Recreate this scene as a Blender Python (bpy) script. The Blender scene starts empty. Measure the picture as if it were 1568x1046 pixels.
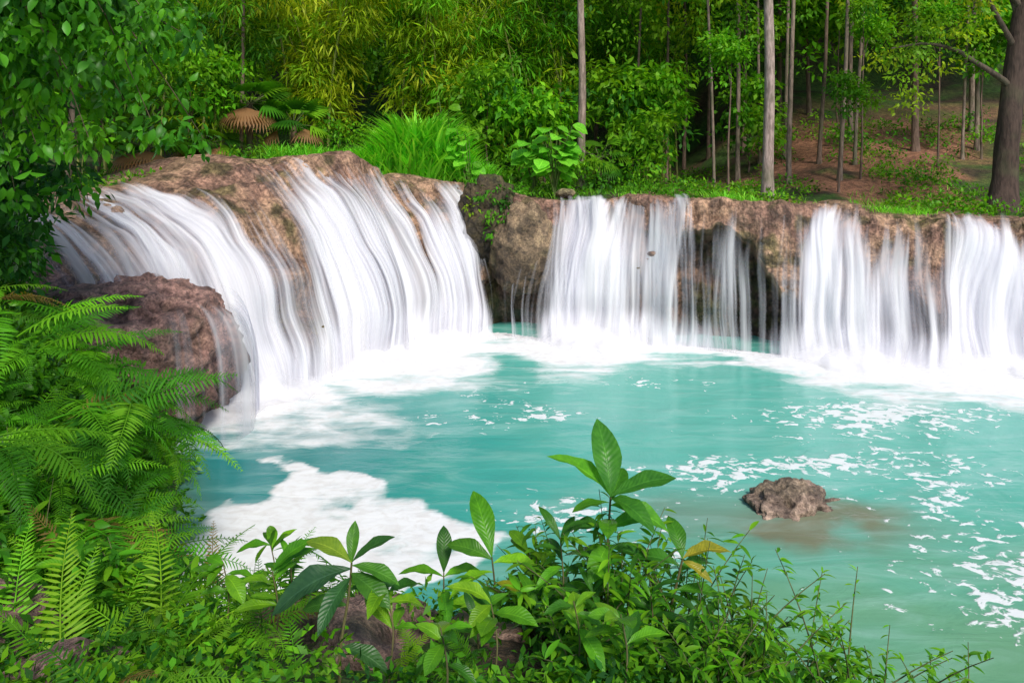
import bpy, bmesh, math, numpy as np
from mathutils import Vector
rng = np.random.default_rng(11)
scene = bpy.context.scene
PI = math.pi

# ------------------------------------------------------------------ noise
def _h(ix, iy, iz, s):
    n = (ix*374761393 + iy*668265263 + iz*1440662683 + s*1274126177).astype(np.int64) & 0xffffffff
    n = ((n ^ (n >> 13))*1274126177) & 0xffffffff
    n = n ^ (n >> 16)
    return n/4294967296.0
def vn(p, seed=0):
    p = np.asarray(p, float); i = np.floor(p).astype(np.int64); f = p-i; f = f*f*(3-2*f)
    x, y, z = i[..., 0], i[..., 1], i[..., 2]; fx, fy, fz = f[..., 0], f[..., 1], f[..., 2]
    def L(a, b, t): return a+(b-a)*t
    c = [[[_h(x+a, y+b, z+c_, seed) for c_ in (0, 1)] for b in (0, 1)] for a in (0, 1)]
    r = L(L(L(c[0][0][0], c[1][0][0], fx), L(c[0][1][0], c[1][1][0], fx), fy),
          L(L(c[0][0][1], c[1][0][1], fx), L(c[0][1][1], c[1][1][1], fx), fy), fz)
    return r*2-1
def fbm(p, oct=4, seed=0):
    p = np.asarray(p, float); r = 0; a = .5
    for o in range(oct):
        r = r + a*vn(p*(2**o)+o*17.3, seed+o); a *= .5
    return r
def P3(x, y, z=0.0):
    x, y, z = np.broadcast_arrays(x, y, z); return np.stack([x, y, z], -1).astype(float)
def ss(a, b, x):
    t = np.clip((x-a)/(b-a), 0, 1); return t*t*(3-2*t)

# ------------------------------------------------------------------ mesh helpers
def new_mesh(name, v, q, col=None, uv=None, mat=None, smooth=True, extra=None, parent=None):
    v = np.ascontiguousarray(v, dtype=np.float32).reshape(-1, 3); q = np.ascontiguousarray(q, dtype=np.int32).reshape(-1, 4)
    me = bpy.data.meshes.new(name)
    me.vertices.add(len(v)); me.vertices.foreach_set('co', v.ravel())
    me.loops.add(q.size); me.loops.foreach_set('vertex_index', q.ravel())
    me.polygons.add(len(q)); me.polygons.foreach_set('loop_start', np.arange(len(q), dtype=np.int32)*4)
    if smooth: me.polygons.foreach_set('use_smooth', np.ones(len(q), dtype=bool))
    if col is not None:
        c = np.ones((len(v), 4), dtype=np.float32); c[:, :3] = np.asarray(col).reshape(-1, 3)
        a = me.color_attributes.new('col', 'FLOAT_COLOR', 'POINT'); a.data.foreach_set('color', c.ravel())
    if extra:
        for k, d in extra.items():
            a = me.attributes.new(k, 'FLOAT', 'POINT'); a.data.foreach_set('value', np.ascontiguousarray(d, dtype=np.float32).ravel())
    if uv is not None:
        l = me.uv_layers.new(name='UVMap'); l.data.foreach_set('uv', np.asarray(uv, dtype=np.float32).reshape(-1, 2)[q.ravel()].ravel())
    me.update(calc_edges=True); me.validate()
    if mat: me.materials.append(mat)
    ob = bpy.data.objects.new(name, me); scene.collection.objects.link(ob)
    if parent: ob.parent = parent
    return ob
def empty(name, loc=(0, 0, 0)):
    e = bpy.data.objects.new(name, None); scene.collection.objects.link(e); e.empty_display_size = .2
    e.location = loc; return e
def grid_q(nr, nc):
    i = np.arange(nr*nc).reshape(nr, nc)
    return np.stack([i[:-1, :-1], i[:-1, 1:], i[1:, 1:], i[1:, :-1]], -1).reshape(-1, 4)
class Acc:
    def __init__(s): s.v = []; s.q = []; s.c = []; s.u = []; s.n = 0
    def add(s, v, q, c, u=None):
        v = np.asarray(v, float).reshape(-1, 3)
        c = np.broadcast_to(np.asarray(c, float), v.shape)
        s.v.append(v); s.q.append(np.asarray(q)+s.n); s.c.append(c)
        s.u.append(np.zeros((len(v), 2)) if u is None else u); s.n += len(v)
    def inst(s, T, pos, R, sc, col):
        tv, tq, tu = T; N = len(pos)
        if N == 0: return
        sc = np.asarray(sc, float)
        if sc.ndim == 1: sc = np.repeat(sc[:, None], 3, 1)
        v = np.einsum('nij,nkj->nki', R, tv[None]*sc[:, None, :])+pos[:, None, :]
        k = len(tv); q = tq[None]+(np.arange(N)*k)[:, None, None]
        s.add(v.reshape(-1, 3), q.reshape(-1, 4), np.repeat(col, k, 0), np.tile(tu, (N, 1)))
    def tube(s, path, rad, col, sides=8, rough=0.0):
        path = np.asarray(path, float); n = len(path); rad = np.broadcast_to(rad, (n,))
        d = np.gradient(path, axis=0); d /= np.linalg.norm(d, axis=1)[:, None]+1e-9
        ref = np.array([0.31, .95, .1]) if abs(d[:, 1]).mean() < .8 else np.array([1., 0, .1])
        a = np.cross(d, ref); a /= np.linalg.norm(a, axis=1)[:, None]; b = np.cross(d, a)
        th = np.linspace(0, 2*PI, sides, endpoint=False)
        ring = a[:, None]*np.cos(th)[None, :, None]+b[:, None]*np.sin(th)[None, :, None]
        r = rad[:, None]*np.ones(sides)
        if rough: r = r*(1+rough*fbm(P3(np.cos(th)[None]*2, np.sin(th)[None]*2, np.arange(n)[:, None]*.6), 2, 5))
        v = path[:, None]+ring*r[..., None]
        i = np.arange(n*sides).reshape(n, sides); j = np.roll(i, -1, 1)
        q = np.stack([i[:-1], j[:-1], j[1:], i[1:]], -1).reshape(-1, 4)
        u = np.stack(np.broadcast_arrays((th/(2*PI))[None], np.linspace(0, 1, n)[:, None]), -1).reshape(-1, 2)
        s.add(v.reshape(-1, 3), q, col, u)
    def build(s, name, mat, parent=None, smooth=True):
        return new_mesh(name, np.concatenate(s.v), np.concatenate(s.q), np.concatenate(s.c), np.concatenate(s.u), mat, smooth, None, parent)
def unit(v): return v/(np.linalg.norm(v, axis=-1, keepdims=True)+1e-9)
def frames(d, n):
    d = unit(d); x = unit(np.cross(d, n)); z = np.cross(x, d); return np.stack([x, d, z], 2)
def leaf_t(nl=5, width=.22, curl=.6, fold=.35, wave=0.0, ac=(-1, 0, 1), pw=.85, sharp=.9):
    t = np.linspace(0, 1, nl+1); w = width*np.clip(np.sin(PI*t**pw), 0.02, 1)**sharp
    S, T = np.meshgrid(np.array(ac, float), t); W = np.broadcast_to(w[:, None], S.shape)
    y = np.sin(curl*T)/curl; z = -(1-np.cos(curl*T))/curl+fold*np.abs(S)*W+wave*np.sin(14*T+S)*np.abs(S)*W
    v = np.stack([S*W, y, z], -1).reshape(-1, 3)
    return v, grid_q(nl+1, len(ac)), np.stack([S*.5+.5, T], -1).reshape(-1, 2)
T_S = (np.array([[0, 0, 0], [.24, .42, .07], [0, 1, -.06], [-.24, .42, .07]]), np.array([[0, 1, 2, 3]]), np.array([[.5, 0], [1, .4], [.5, 1], [0, .4]]))
T_N = (np.array([[0, 0, 0], [.07, .4, .02], [0, 1, -.12], [-.07, .4, .02]]), np.array([[0, 1, 2, 3]]), np.array([[.5, 0], [1, .4], [.5, 1], [0, .4]]))
T_M = leaf_t(4, .24, .7, .3)
T_L = leaf_t(10, .19, .8, .3, .12, (-1, -.5, 0, .5, 1), 1.25, .8)
T_B = leaf_t(10, .30, .6, .25, .10, (-1, -.5, 0, .5, 1), .95, .8)
T_G = leaf_t(5, .02, 1.1, .3)

# ------------------------------------------------------------------ materials
def nodes(name):
    m = bpy.data.materials.new(name); m.use_nodes = True; nt = m.node_tree
    for n in list(nt.nodes): nt.nodes.remove(n)
    out = nt.nodes.new('ShaderNodeOutputMaterial')
    def N(t, **k):
        n = nt.nodes.new(t)
        for a, b in k.items(): setattr(n, a, b)
        return n
    def Lk(a, b): nt.links.new(a, b)
    def M(op, a, b=None, c=None, clamp=False):
        n = nt.nodes.new('ShaderNodeMath'); n.operation = op; n.use_clamp = clamp
        for i, x in enumerate((a, b, c)):
            if x is None: continue
            if isinstance(x, (int, float)): n.inputs[i].default_value = x
            else: Lk(x, n.inputs[i])
        return n.outputs[0]
    def mixc(f, a, b, bt='MIX'):
        n = nt.nodes.new('ShaderNodeMix'); n.data_type = 'RGBA'; n.blend_type = bt
        for i, x in ((0, f), (6, a), (7, b)):
            if isinstance(x, (int, float)): n.inputs[i].default_value = x
            elif isinstance(x, tuple): n.inputs[i].default_value = (*x, 1)
            else: Lk(x, n.inputs[i])
        return n.outputs[2]
    def noise(vec, scale, detail=4, rough=.55, dist=0):
        n = N('ShaderNodeTexNoise'); n.inputs['Scale'].default_value = scale; n.inputs['Detail'].default_value = detail
        n.inputs['Roughness'].default_value = rough; n.inputs['Distortion'].default_value = dist
        if vec is not None: Lk(vec, n.inputs['Vector'])
        return n.outputs['Fac']
    def ramp(f, a, b, c=0., d=1.):
        n = N('ShaderNodeMapRange'); n.interpolation_type = 'SMOOTHSTEP'
        for i, x in enumerate((f, a, b, c, d)):
            if isinstance(x, (int, float)): n.inputs[i].default_value = x
            else: Lk(x, n.inputs[i])
        return n.outputs[0]
    return m, nt, out, N, Lk, M, mixc, noise, ramp

def foliage_mat(name, trans=.4, rough=.5, vein=False, spec=.2):
    m, nt, out, N, Lk, M, mixc, noise, ramp = nodes(name)
    at = N('ShaderNodeAttribute', attribute_name='col')
    c = at.outputs['Color']
    bs = N('ShaderNodeBsdfPrincipled'); bs.inputs['Roughness'].default_value = rough
    bs.inputs['Specular IOR Level'].default_value = spec
    if vein:
        uv = N('ShaderNodeUVMap'); sp = N('ShaderNodeSeparateXYZ'); Lk(uv.outputs[0], sp.inputs[0])
        du = M('ABSOLUTE', M('SUBTRACT', sp.outputs[0], .5))
        rib = ramp(du, .012, .045, 1., 0.)
        w = M('SINE', M('MULTIPLY', M('SUBTRACT', sp.outputs[1], M('MULTIPLY', du, .35)), 85.))
        vn_ = ramp(w, .75, 1.)
        geo = N('ShaderNodeNewGeometry'); bl = noise(geo.outputs['Position'], 18., 3, .6)
        c = mixc(1.0, c, mixc(ramp(bl, .3, .7), (.75, .8, .8), (1.2, 1.12, 1.)), 'MULTIPLY')
        c = mixc(M('MAXIMUM', M('MULTIPLY', rib, .6), M('MULTIPLY', vn_, .12)), c, mixc(1.0, c, (1.9, 1.6, 2.0), 'MULTIPLY'))
        bp = N('ShaderNodeBump'); bp.inputs['Strength'].default_value = .3; bp.inputs['Distance'].default_value = .003
        Lk(M('ADD', w, M('MULTIPLY', rib, -2.)), bp.inputs['Height']); Lk(bp.outputs[0], bs.inputs['Normal'])
    Lk(c, bs.inputs['Base Color'])
    tr = N('ShaderNodeBsdfTranslucent'); Lk(mixc(1.0, c, (1.6, 1.4, .5), 'MULTIPLY'), tr.inputs['Color'])
    mx = N('ShaderNodeMixShader'); mx.inputs[0].default_value = trans
    Lk(bs.outputs[0], mx.inputs[1]); Lk(tr.outputs[0], mx.inputs[2]); Lk(mx.outputs[0], out.inputs[0])
    return m
MF = foliage_mat('leaf_foliage'); MFV = foliage_mat('broad_leaf', .35, .38, True, .4); MFP = foliage_mat('leaf_glossy', .38, .4, False, .3)

def bark_mat():
    m, nt, out, N, Lk, M, mixc, noise, ramp = nodes('bark')
    at = N('ShaderNodeAttribute', attribute_name='col'); geo = N('ShaderNodeNewGeometry')
    mp = N('ShaderNodeMapping'); mp.inputs['Scale'].default_value = (9, 9, 2.0); Lk(geo.outputs['Position'], mp.inputs[0])
    n1 = noise(mp.outputs[0], 1.6, 4, .65); n2 = noise(geo.outputs['Position'], 1.3, 2)
    c = mixc(1.0, at.outputs['Color'], mixc(ramp(n1, .3, .7), (.5, .48, .46), (1.35, 1.32, 1.3)), 'MULTIPLY')
    c = mixc(M('MULTIPLY', ramp(n2, .5, .75), .55), c, (.10, .12, .05))
    b = N('ShaderNodeBsdfPrincipled'); b.inputs['Roughness'].default_value = .9; Lk(c, b.inputs['Base Color'])
    bp = N('ShaderNodeBump'); bp.inputs['Strength'].default_value = .8; bp.inputs['Distance'].default_value = .03
    Lk(n1, bp.inputs['Height']); Lk(bp.outputs[0], b.inputs['Normal']); Lk(b.outputs[0], out.inputs[0]); return m
MB = bark_mat()

def rock_mat(name='wet_rock', rough=.5, streak=False, sc=1.0):
    m, nt, out, N, Lk, M, mixc, noise, ramp = nodes(name)
    at = N('ShaderNodeAttribute', attribute_name='col'); geo = N('ShaderNodeNewGeometry'); p = geo.outputs['Position']
    n1 = noise(p, 3.0*sc, 6, .68, .3); n2 = noise(p, 13.*sc, 4, .7)
    c = mixc(1.0, at.outputs['Color'], mixc(ramp(n1, .32, .66), (.38, .35, .35), (1.4, 1.32, 1.25)), 'MULTIPLY')
    c = mixc(1.0, c, mixc(ramp(n2, .32, .68), (.5, .5, .5), (1.3, 1.3, 1.3)), 'MULTIPLY')
    b = N('ShaderNodeBsdfPrincipled'); Lk(c, b.inputs['Base Color'])
    Lk(ramp(n1, .3, .7, rough-.15, rough+.3), b.inputs['Roughness'])
    h = M('ADD', M('MULTIPLY', n1, 1.0), M('MULTIPLY', n2, .55))
    if streak:
        uv = N('ShaderNodeUVMap'); mp = N('ShaderNodeMapping'); mp.inputs['Scale'].default_value = (9, .9, 1); Lk(uv.outputs[0], mp.inputs[0])
        n4 = noise(mp.outputs[0], 1., 4, .6); h = M('ADD', h, M('MULTIPLY', n4, .8))
        c2 = mixc(1.0, c, mixc(ramp(n4, .32, .68), (.6, .58, .58), (1.25, 1.2, 1.2)), 'MULTIPLY'); Lk(c2, b.inputs['Base Color'])
    bp = N('ShaderNodeBump'); bp.inputs['Strength'].default_value = 1.; bp.inputs['Distance'].default_value = .12/sc
    Lk(h, bp.inputs['Height']); Lk(bp.outputs[0], b.inputs['Normal']); Lk(b.outputs[0], out.inputs[0]); return m
MR = rock_mat('limestone_rock', .6, False, 1.6); MRS = rock_mat('travertine_rock', .45, True)

def fall_mat():
    m, nt, out, N, Lk, M, mixc, noise, ramp = nodes('falling_water')
    a = N('ShaderNodeAttribute', attribute_name='alpha'); s = N('ShaderNodeAttribute', attribute_name='tone')
    col = mixc(s.outputs['Fac'], (.68, .67, .85), (.98, .97, .98))
    d = N('ShaderNodeBsdfDiffuse'); Lk(col, d.inputs[0]); t = N('ShaderNodeBsdfTranslucent'); Lk(col, t.inputs[0])
    m1 = N('ShaderNodeMixShader'); m1.inputs[0].default_value = .25; Lk(d.outputs[0], m1.inputs[1]); Lk(t.outputs[0], m1.inputs[2])
    tp = N('ShaderNodeBsdfTransparent'); m2 = N('ShaderNodeMixShader'); Lk(a.outputs['Fac'], m2.inputs[0]); Lk(tp.outputs[0], m2.inputs[1]); Lk(m1.outputs[0], m2.inputs[2])
    Lk(m2.outputs[0], out.inputs[0]); return m
MW = fall_mat()

# ------------------------------------------------------------------ falls geometry (survey table, metres)
#      lip x,y,z            base x,y       rec  t0   dTop dBot  gate(where water covers the lip)
TAB = np.array([
 [-10.5, 12.0, 3.3,  -6.5, 10.5, 0, .6, .35, .5, .3],
 [-9.3, 13.0, 3.4,   -5.6, 11.3, 0, .6, .45, .7, .3],
 [-8.6, 14.2, 3.4,   -4.9, 11.9, 0, .6, .55, .9, .25],
 [-7.9, 15.0, 3.45,  -4.35, 12.6, 0, .6, .90, 1.08, .2],
 [-7.75, 16.2, 3.75, -3.95, 13.2, 0, .6, .06, .80, .6],
 [-7.3, 17.0, 4.05,  -3.5, 13.9, 0, .6, .0, .66, .7],
 [-6.5, 17.6, 4.0,   -3.0, 14.5, 0, .6, .52, 1.0, .5],
 [-5.6, 18.0, 3.95,  -2.5, 15.2, 0, .6, .38, 1., .6],
 [-4.6, 18.3, 3.8,   -2.0, 15.8, 0, .6, .42, .92, .6],
 [-3.5, 18.6, 3.5,   -1.5, 16.3, 0, .6, .62, .95, .35],
 [-2.7, 18.9, 3.55,  -1.1, 16.6, .2, .6, .22, .75, .65],
 [-1.5, 18.8, 3.4,   -.66, 16.9, .4, .7, .62, .75, .3],
 [-.8, 18.6, 3.35,   -.3, 17.0, .7, .75, .0, .15, .5],
 [0.1, 18.2, 3.1,    .1, 16.8, 1, .8, .10, .46, .5],
 [.8, 17.9, 3.0,     .6, 16.5, 1, .8, .14, .46, .5],
 [1.35, 17.7, 3.0,   1.1, 16.4, .6, .6, .95, 1.15, .12],
 [2.2, 17.5, 3.05,   1.9, 16.2, .3, .6, .85, 1.1, .15],
 [3.1, 17.2, 3.1,    2.8, 16.0, .5, .5, .40, .60, .35],
 [3.9, 17.0, 3.1,    3.6, 15.9, .8, .6, .50, .60, .3],
 [4.9, 16.8, 3.1,    4.5, 15.6, .9, .50, .04, .36, .5],
 [5.9, 16.5, 2.95,   5.5, 15.15, 1.1, .66, .14, .52, .7],
 [7.3, 16.2, 2.9,    6.7, 14.8, .9, .68, .60, 1.1, .55],
 [8.6, 16.0, 2.8,    7.9, 14.5, .8, .68, .06, .60, .6],
 [9.9, 15.8, 2.75,   9.1, 14.4, .6, .65, .85, 1.1, .2],
 [11.2, 15.6, 2.75,  10.2, 14.2, .6, .65, .60, .95, .5],
 [13.5, 15.3, 2.8,   12.0, 13.9, .8, .6, .5, .9, .4],
 [17.0, 15.0, 2.9,   15.5, 13.5, .5, .6, .5, .9, .4],
 [22.0, 15.0, 3.0,   20.0, 13.3, .5, .6, .5, .9, .4]])
def smooth_interp(xs, k, y):
    k = np.asarray(k, float); i = np.clip(np.searchsorted(k, xs, 'right')-1, 0, len(k)-2); t = (xs-k[i])/(k[i+1]-k[i])
    y0 = y[np.maximum(i-1, 0)]; y1 = y[i]; y2 = y[i+1]; y3 = y[np.minimum(i+2, len(k)-1)]
    t = t[:, None]
    return .5*((2*y1)+(-y0+y2)*t+(2*y0-5*y1+4*y2-y3)*t*t+(-y0+3*y1-3*y2+y3)*t**3)
def lipY(x): return np.interp(x, np.r_[-40, -14, TAB[:, 0], 60], np.r_[9, 10, TAB[:, 1], 15])
def lipZ(x): return np.interp(x, np.r_[-40, -14, TAB[:, 0], 60], np.r_[3.6, 3.4, TAB[:, 2], 3.2])

NU, NUP, NF = 2100, 14, 100
uk = np.r_[np.linspace(0, 24.6, NU-120), np.linspace(24.65, len(TAB)-1, 120)]
K = smooth_interp(uk, np.arange(len(TAB)), TAB)
lip = K[:, :3]; base = P3(K[:, 3], K[:, 4], 0)
rec = np.clip(K[:, 5], 0, 2); t0 = K[:, 6]; dT = np.clip(K[:, 7], 0, 1.2); dB = np.clip(K[:, 8], 0, 1.2); gate = np.clip(K[:, 9], .1, .75)
mid = (lip+base)/2; ulen = np.r_[0, np.cumsum(np.linalg.norm(np.diff(mid, axis=0), axis=1))]
flow = unit((base-lip)*[1, 1, 0])
jit = fbm(P3(ulen*.9, 0, 3), 2, 9)
lip[:, 2] += jit*.12; lip += flow*(fbm(P3(ulen*1.0, 5, 3), 3, 19)*.6)[:, None]
rows = []; tt = []
for i in range(NUP):
    w = (1-i/NUP); p = lip-flow*(2.6*w); p = p.copy(); p[:, 2] = lip[:, 2]+.02-.05*w; rows.append(p); tt.append(-w)
for j in range(NF):
    t = j/(NF-1); a = t*PI/2
    h = np.sin(a)**1.05; z = np.cos(a)**.92
    p = lip+(base-lip)*h*np.array([1, 1, 0]); p[:, 2] = lip[:, 2]*z; rows.append(p); tt.append(t)
S = np.array(rows); tt = np.array(tt)
du_ = np.gradient(S, axis=1); dv_ = np.gradient(S, axis=0); nrm = unit(np.cross(du_, dv_))
if nrm[:NUP, :, 2].mean() < 0: nrm = -nrm
ker = np.ones(41)/41
for c in range(3):
    for r in range(nrm.shape[0]): nrm[r, :, c] = np.convolve(np.pad(nrm[r, :, c], 20, 'edge'), ker, 'valid')
nrm = unit(nrm)
vv = np.zeros(len(tt)); dl = np.linalg.norm(np.diff(S, axis=0), axis=2).mean(1); vv[1:] = np.cumsum(dl)
UV = np.stack(np.broadcast_arrays(ulen[None], -vv[:, None]), -1)
tF = tt[:, None]
face = ss(-.02, .25, tF); lowf = (1-.75*ss(.85, 1., tF))
big = fbm(S*.75, 2, 3)*.40
groove = fbm(P3(ulen[None]*1.7, vv[:, None]*.22, 1.), 3, 7)*.34
core = ss(.6, .9, dT)[None]; wet = ss(.25, .6, tF)*ss(.5, .9, dB)[None]
ledge = fbm(P3(ulen[None]*1.3, S[..., 2]*2.2, 4.), 4, 23)*.36*(1-.9*core)*(1-.9*wet)
Sw = S+nrm*((big+groove)*face*lowf)[..., None]
Sw[..., 2] += (fbm(S*1.2, 2, 40)*.06)*(1-face)
fine = fbm(S*4.5, 4, 13)*.12
thr = ss(0, 1, np.clip((tF-(t0[None]+fbm(P3(ulen*1.3, 0, 0), 4, 31)[None]*.34))/.10, 0, 1))
R_ = Sw+nrm*(ledge*face*lowf+fine*(.35+.65*face)*(1-.6*core)*(1-.5*wet)-.05-.06*np.maximum(core*face, wet)+.07*ss(.45, .1, np.abs(tF))*ss(-.2, 0, tF)*(1-core))[..., None]
R_ = R_-flow[None]*(thr*rec[None]*1.15)[..., None]
R_ += -flow[None]*(thr*rec[None]*(.34*fbm(S*2.2, 3, 51)))[..., None]
bot = R_[-1:].copy(); bot[..., 2] = -.9; R_[-1, :, 2] = -.15
R_ = np.concatenate([R_, bot])
tan = np.array([.50, .335, .22]); pink = np.array([.36, .22, .16]); dark = np.array([.13, .085, .06]); mossy = np.array([.085, .10, .02])
nz = fbm(R_*1.1, 4, 61); nz2 = fbm(R_*2.6, 3, 71)
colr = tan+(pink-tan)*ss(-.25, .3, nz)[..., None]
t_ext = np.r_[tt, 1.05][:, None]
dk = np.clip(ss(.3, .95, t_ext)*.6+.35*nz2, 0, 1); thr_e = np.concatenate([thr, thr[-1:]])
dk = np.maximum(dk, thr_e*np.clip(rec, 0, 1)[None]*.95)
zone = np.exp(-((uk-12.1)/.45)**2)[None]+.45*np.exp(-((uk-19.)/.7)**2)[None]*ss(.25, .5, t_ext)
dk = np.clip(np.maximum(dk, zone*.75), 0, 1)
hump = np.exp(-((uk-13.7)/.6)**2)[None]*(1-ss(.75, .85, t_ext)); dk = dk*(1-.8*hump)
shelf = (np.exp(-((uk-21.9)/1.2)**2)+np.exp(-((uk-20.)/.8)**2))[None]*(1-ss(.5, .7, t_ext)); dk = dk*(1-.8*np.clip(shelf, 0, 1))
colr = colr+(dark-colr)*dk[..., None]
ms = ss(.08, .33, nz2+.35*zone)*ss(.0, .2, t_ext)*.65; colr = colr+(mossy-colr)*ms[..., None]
UVr = np.concatenate([UV, UV[-1:]-[0, .9]])
falls = empty('waterfall')
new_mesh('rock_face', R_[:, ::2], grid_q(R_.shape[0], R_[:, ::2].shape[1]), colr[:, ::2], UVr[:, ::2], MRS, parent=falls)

dens = dT[None]+(dB-dT)[None]*ss(.05, .72, tF)
streaky = fbm(P3(ulen[None]*1.8, vv[:, None]*.14, 8.), 3, 81)
dens = dens+streaky*.85*(1-.7*ss(.45, .95, tF))*np.clip(dens*1.8, .2, 1)
rid = np.exp(-((uk-8.6)/.20)**2)[None]*(1-ss(.6, .9, tF)); dens = dens*(1-.97*rid)
gn_ = gate[None]*(1+.9*fbm(P3(ulen*2.4, 0, 0), 3, 83)[None])
dens = dens*(.12+.88*ss(.0, 1., tF/np.maximum(gn_, .06)))*(ss(-.5, -.02, tF))
dens += .4*ss(.84, 1, tF)*ss(.3, .55, dens)
dens = np.clip(dens, 0, 1.15)
r0 = NUP-7
def sheet(name, off, seed, gain):
    wob = fbm(P3(ulen[None]*.5, vv[:, None]*.45, seed), 2, 33)*.35
    uu = ulen[None]+wob
    n1 = fbm(P3(uu*3.0, vv[:, None]*.22, seed+1), 2, 41); n2 = fbm(P3(uu*9., vv[:, None]*.30, seed+2), 2, 43); n3 = fbm(P3(uu*22., vv[:, None]*.5, seed+3), 2, 47)
    s = .5+(n1*.50+n2*.60+n3*.36)*1.15; s = np.clip(s, 0, 1)
    ds = dens*gain+.10*fbm(P3(ulen[None]*.9, vv[:, None]*.3, seed), 2, 5)*(dens > .04)
    a = np.clip((s+1.60*ds-1.10)/1.0, 0, 1)**1.25*.96
    tone = np.clip(.70*s+.48*np.clip(ds, 0, 1), 0, 1)
    p = Sw+nrm*(off+s*.03*face)[..., None]+flow[None]*(off*.8*ss(.5, 1, tF))[..., None]
    p = p[r0:]; p[-1, :, 2] = -.02
    new_mesh(name, p, grid_q(p.shape[0], NU), None, None, MW, extra={'alpha': a[r0:], 'tone': tone[r0:]}, parent=falls)
sheet('water_veil', .04, 0, 1.); sheet('water_veil_outer', .13, 13, .70)
for li, (hh, wd, sd_) in enumerate([(.60, .60, 3), (.34, 1.2, 4)]):
    ST = 3; ul = ulen[::ST]; b2 = base[::ST]; f2 = flow[::ST]; st = np.clip((dB[::ST]-.40)/.6, 0, 1); m = 14
    rr = np.linspace(0, 1, m)[:, None]; bump = .75+.6*fbm(P3(ul*1.6, 0, li), 3, 91)[None]
    H = hh*bump*st[None]; Z = H*(1-rr)**1.6; out_ = wd*(.35+.65*st[None])*bump*rr+.16
    p = b2[None]+f2[None]*out_[..., None]; p[..., 2] = Z+.015+.05*fbm(P3(ul[None]*4, rr*3, li), 2, 93)*np.sin(rr*PI)
    al = st[None]*ss(0, .45, rr)*ss(1., .55, rr)*np.clip(.8+.9*fbm(P3(ul[None]*3, rr*2, li+5), 3, 97), 0, 1)*.8
    new_mesh('splash_foam', p, grid_q(m, len(ul)), None, None, MW, extra={'alpha': al, 'tone': np.ones_like(al)*.95}, parent=falls)

# veils over the low ledge at left
sl = np.array([[-7.4, 9.6, 2.4], [-6.2, 9.6, 2.35], [-5.1, 9.9, 2.2], [-4.45, 10.4, 2.0], [-4.15, 11.1, 1.8], [-4.25, 11.8, 1.75], [-4.5, 12.4, 1.9]])
kk = smooth_interp(np.linspace(0, 6, 300), np.arange(7), sl); nn = unit((kk-np.array([-6.0, 11.2, 0]))*[1, 1, 0])
kk = kk+nn*(fbm(P3(np.linspace(0, 5, 300)*1.5, 0, 0), 3, 6)*.20)[:, None]
tj = np.linspace(0, 1, 50)[:, None]; ul = np.linspace(0, 4.2, 300)
rw = kk[None]+nn[None]*(.24*np.sin(tj*PI/2)-.6*(1-tj)**3)[..., None]; rw[..., 2] = (kk[:, 2]+.12)[None]*np.cos(tj*PI/2)**.7
s_ = np.clip(.5+.8*fbm(P3(ul[None]*12, tj*.5, 0), 3, 14)+.6*fbm(P3(ul[None]*4, tj*.3, 0), 2, 15), 0, 1)
dd = np.clip(.20+.5*fbm(P3(ul*1.6, 0, 0), 2, 4)[None]+.38*ss(2.3, 3.6, ul)[None]-.2*ss(1.8, 0, ul)[None], 0, 1)*ss(0.05, .45, tj)
al = np.clip(s_+2*dd-1.1, 0, 1)**1.2*.9
new_mesh('ledge_veil', rw, grid_q(50, 300), None, None, MW, extra={'alpha': al, 'tone': s_*.9}, parent=falls)

# ------------------------------------------------------------------ terrain
def shoreX(y): return np.interp(y, [-20, 0, 5, 7, 9, 10.5, 11.5, 12.2, 13.5, 40], [-2, -2.0, -2.4, -3.1, -4.0, -4.8, -6.5, -9, -11, -14])
def frontY(x): return np.interp(x, [-60, -6, 0, 1, 2, 3, 4, 8, 60], [5.6, 5.6, 5.35, 5.05, 4.5, 3.6, 2.7, 1.5, -3])
def gz(x, y, detail=True):
    x = np.asarray(x, float); y = np.asarray(y, float)
    sd = y-lipY(x)
    pl = lipZ(x)-.12+.015*np.maximum(sd, 0)+.27*np.maximum(y-20.0, 0)*ss(6, 12, x)*(y < 400)+.9*np.maximum(np.minimum(y, 70)-36, 0)
    pl = np.minimum(pl, 34)
    zb = -1+(pl+1)*ss(.6, 1.3, sd)
    dL = shoreX(y)-x; zL = -1+1.9*ss(-.4, .5, dL)+2.3*ss(.5, 3.4, dL)
    dF = frontY(x)-y; zF = -1+2.25*ss(-.35, .85, dF)+.33*np.maximum(np.minimum(dF, 8)-.85, 0)
    z = np.maximum(np.maximum(zb, zL), zF)
    if detail: z = z+fbm(P3(x*.9, y*.9), 4, 90)*.22*ss(-.9, 0, z)+fbm(P3(x*.15, y*.15), 3, 95)*1.0*ss(24, 40, y)
    return z
xs = np.unique(np.round(np.r_[-200, -150, -110, -80, -60, -45, np.arange(-36, -14, 1.), np.arange(-14, 14, .14), np.arange(14, 36, 1.), 45, 60, 80, 110, 150, 200], 3))
ys = np.unique(np.round(np.r_[-120, -80, -50, -30, -20, -12, -8, np.arange(-5, 24, .14), np.arange(24, 50, .6), np.arange(50, 75, 2.), 90, 120, 170, 250], 3))
X, Y = np.meshgrid(xs, ys); Z = gz(X, Y)
gn = fbm(P3(X*.6, Y*.6), 4, 101); gn2 = fbm(P3(X*1.7, Y*1.7), 4, 111)
soil = np.array([.085, .055, .032]); grn = np.array([.07, .16, .02]); red = np.array([.44, .20, .12])
gc = soil+(grn-soil)*ss(-.25, .15, gn2)[..., None]
rm = ss(5, 8.5, X+gn*4)*(1-ss(27, 34, Y+gn*4))*ss(16.8, 19, Y)*ss(-.28, .05, gn+.3*gn2)
gc = gc+(red-gc)*(rm*.95)[..., None]
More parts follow.
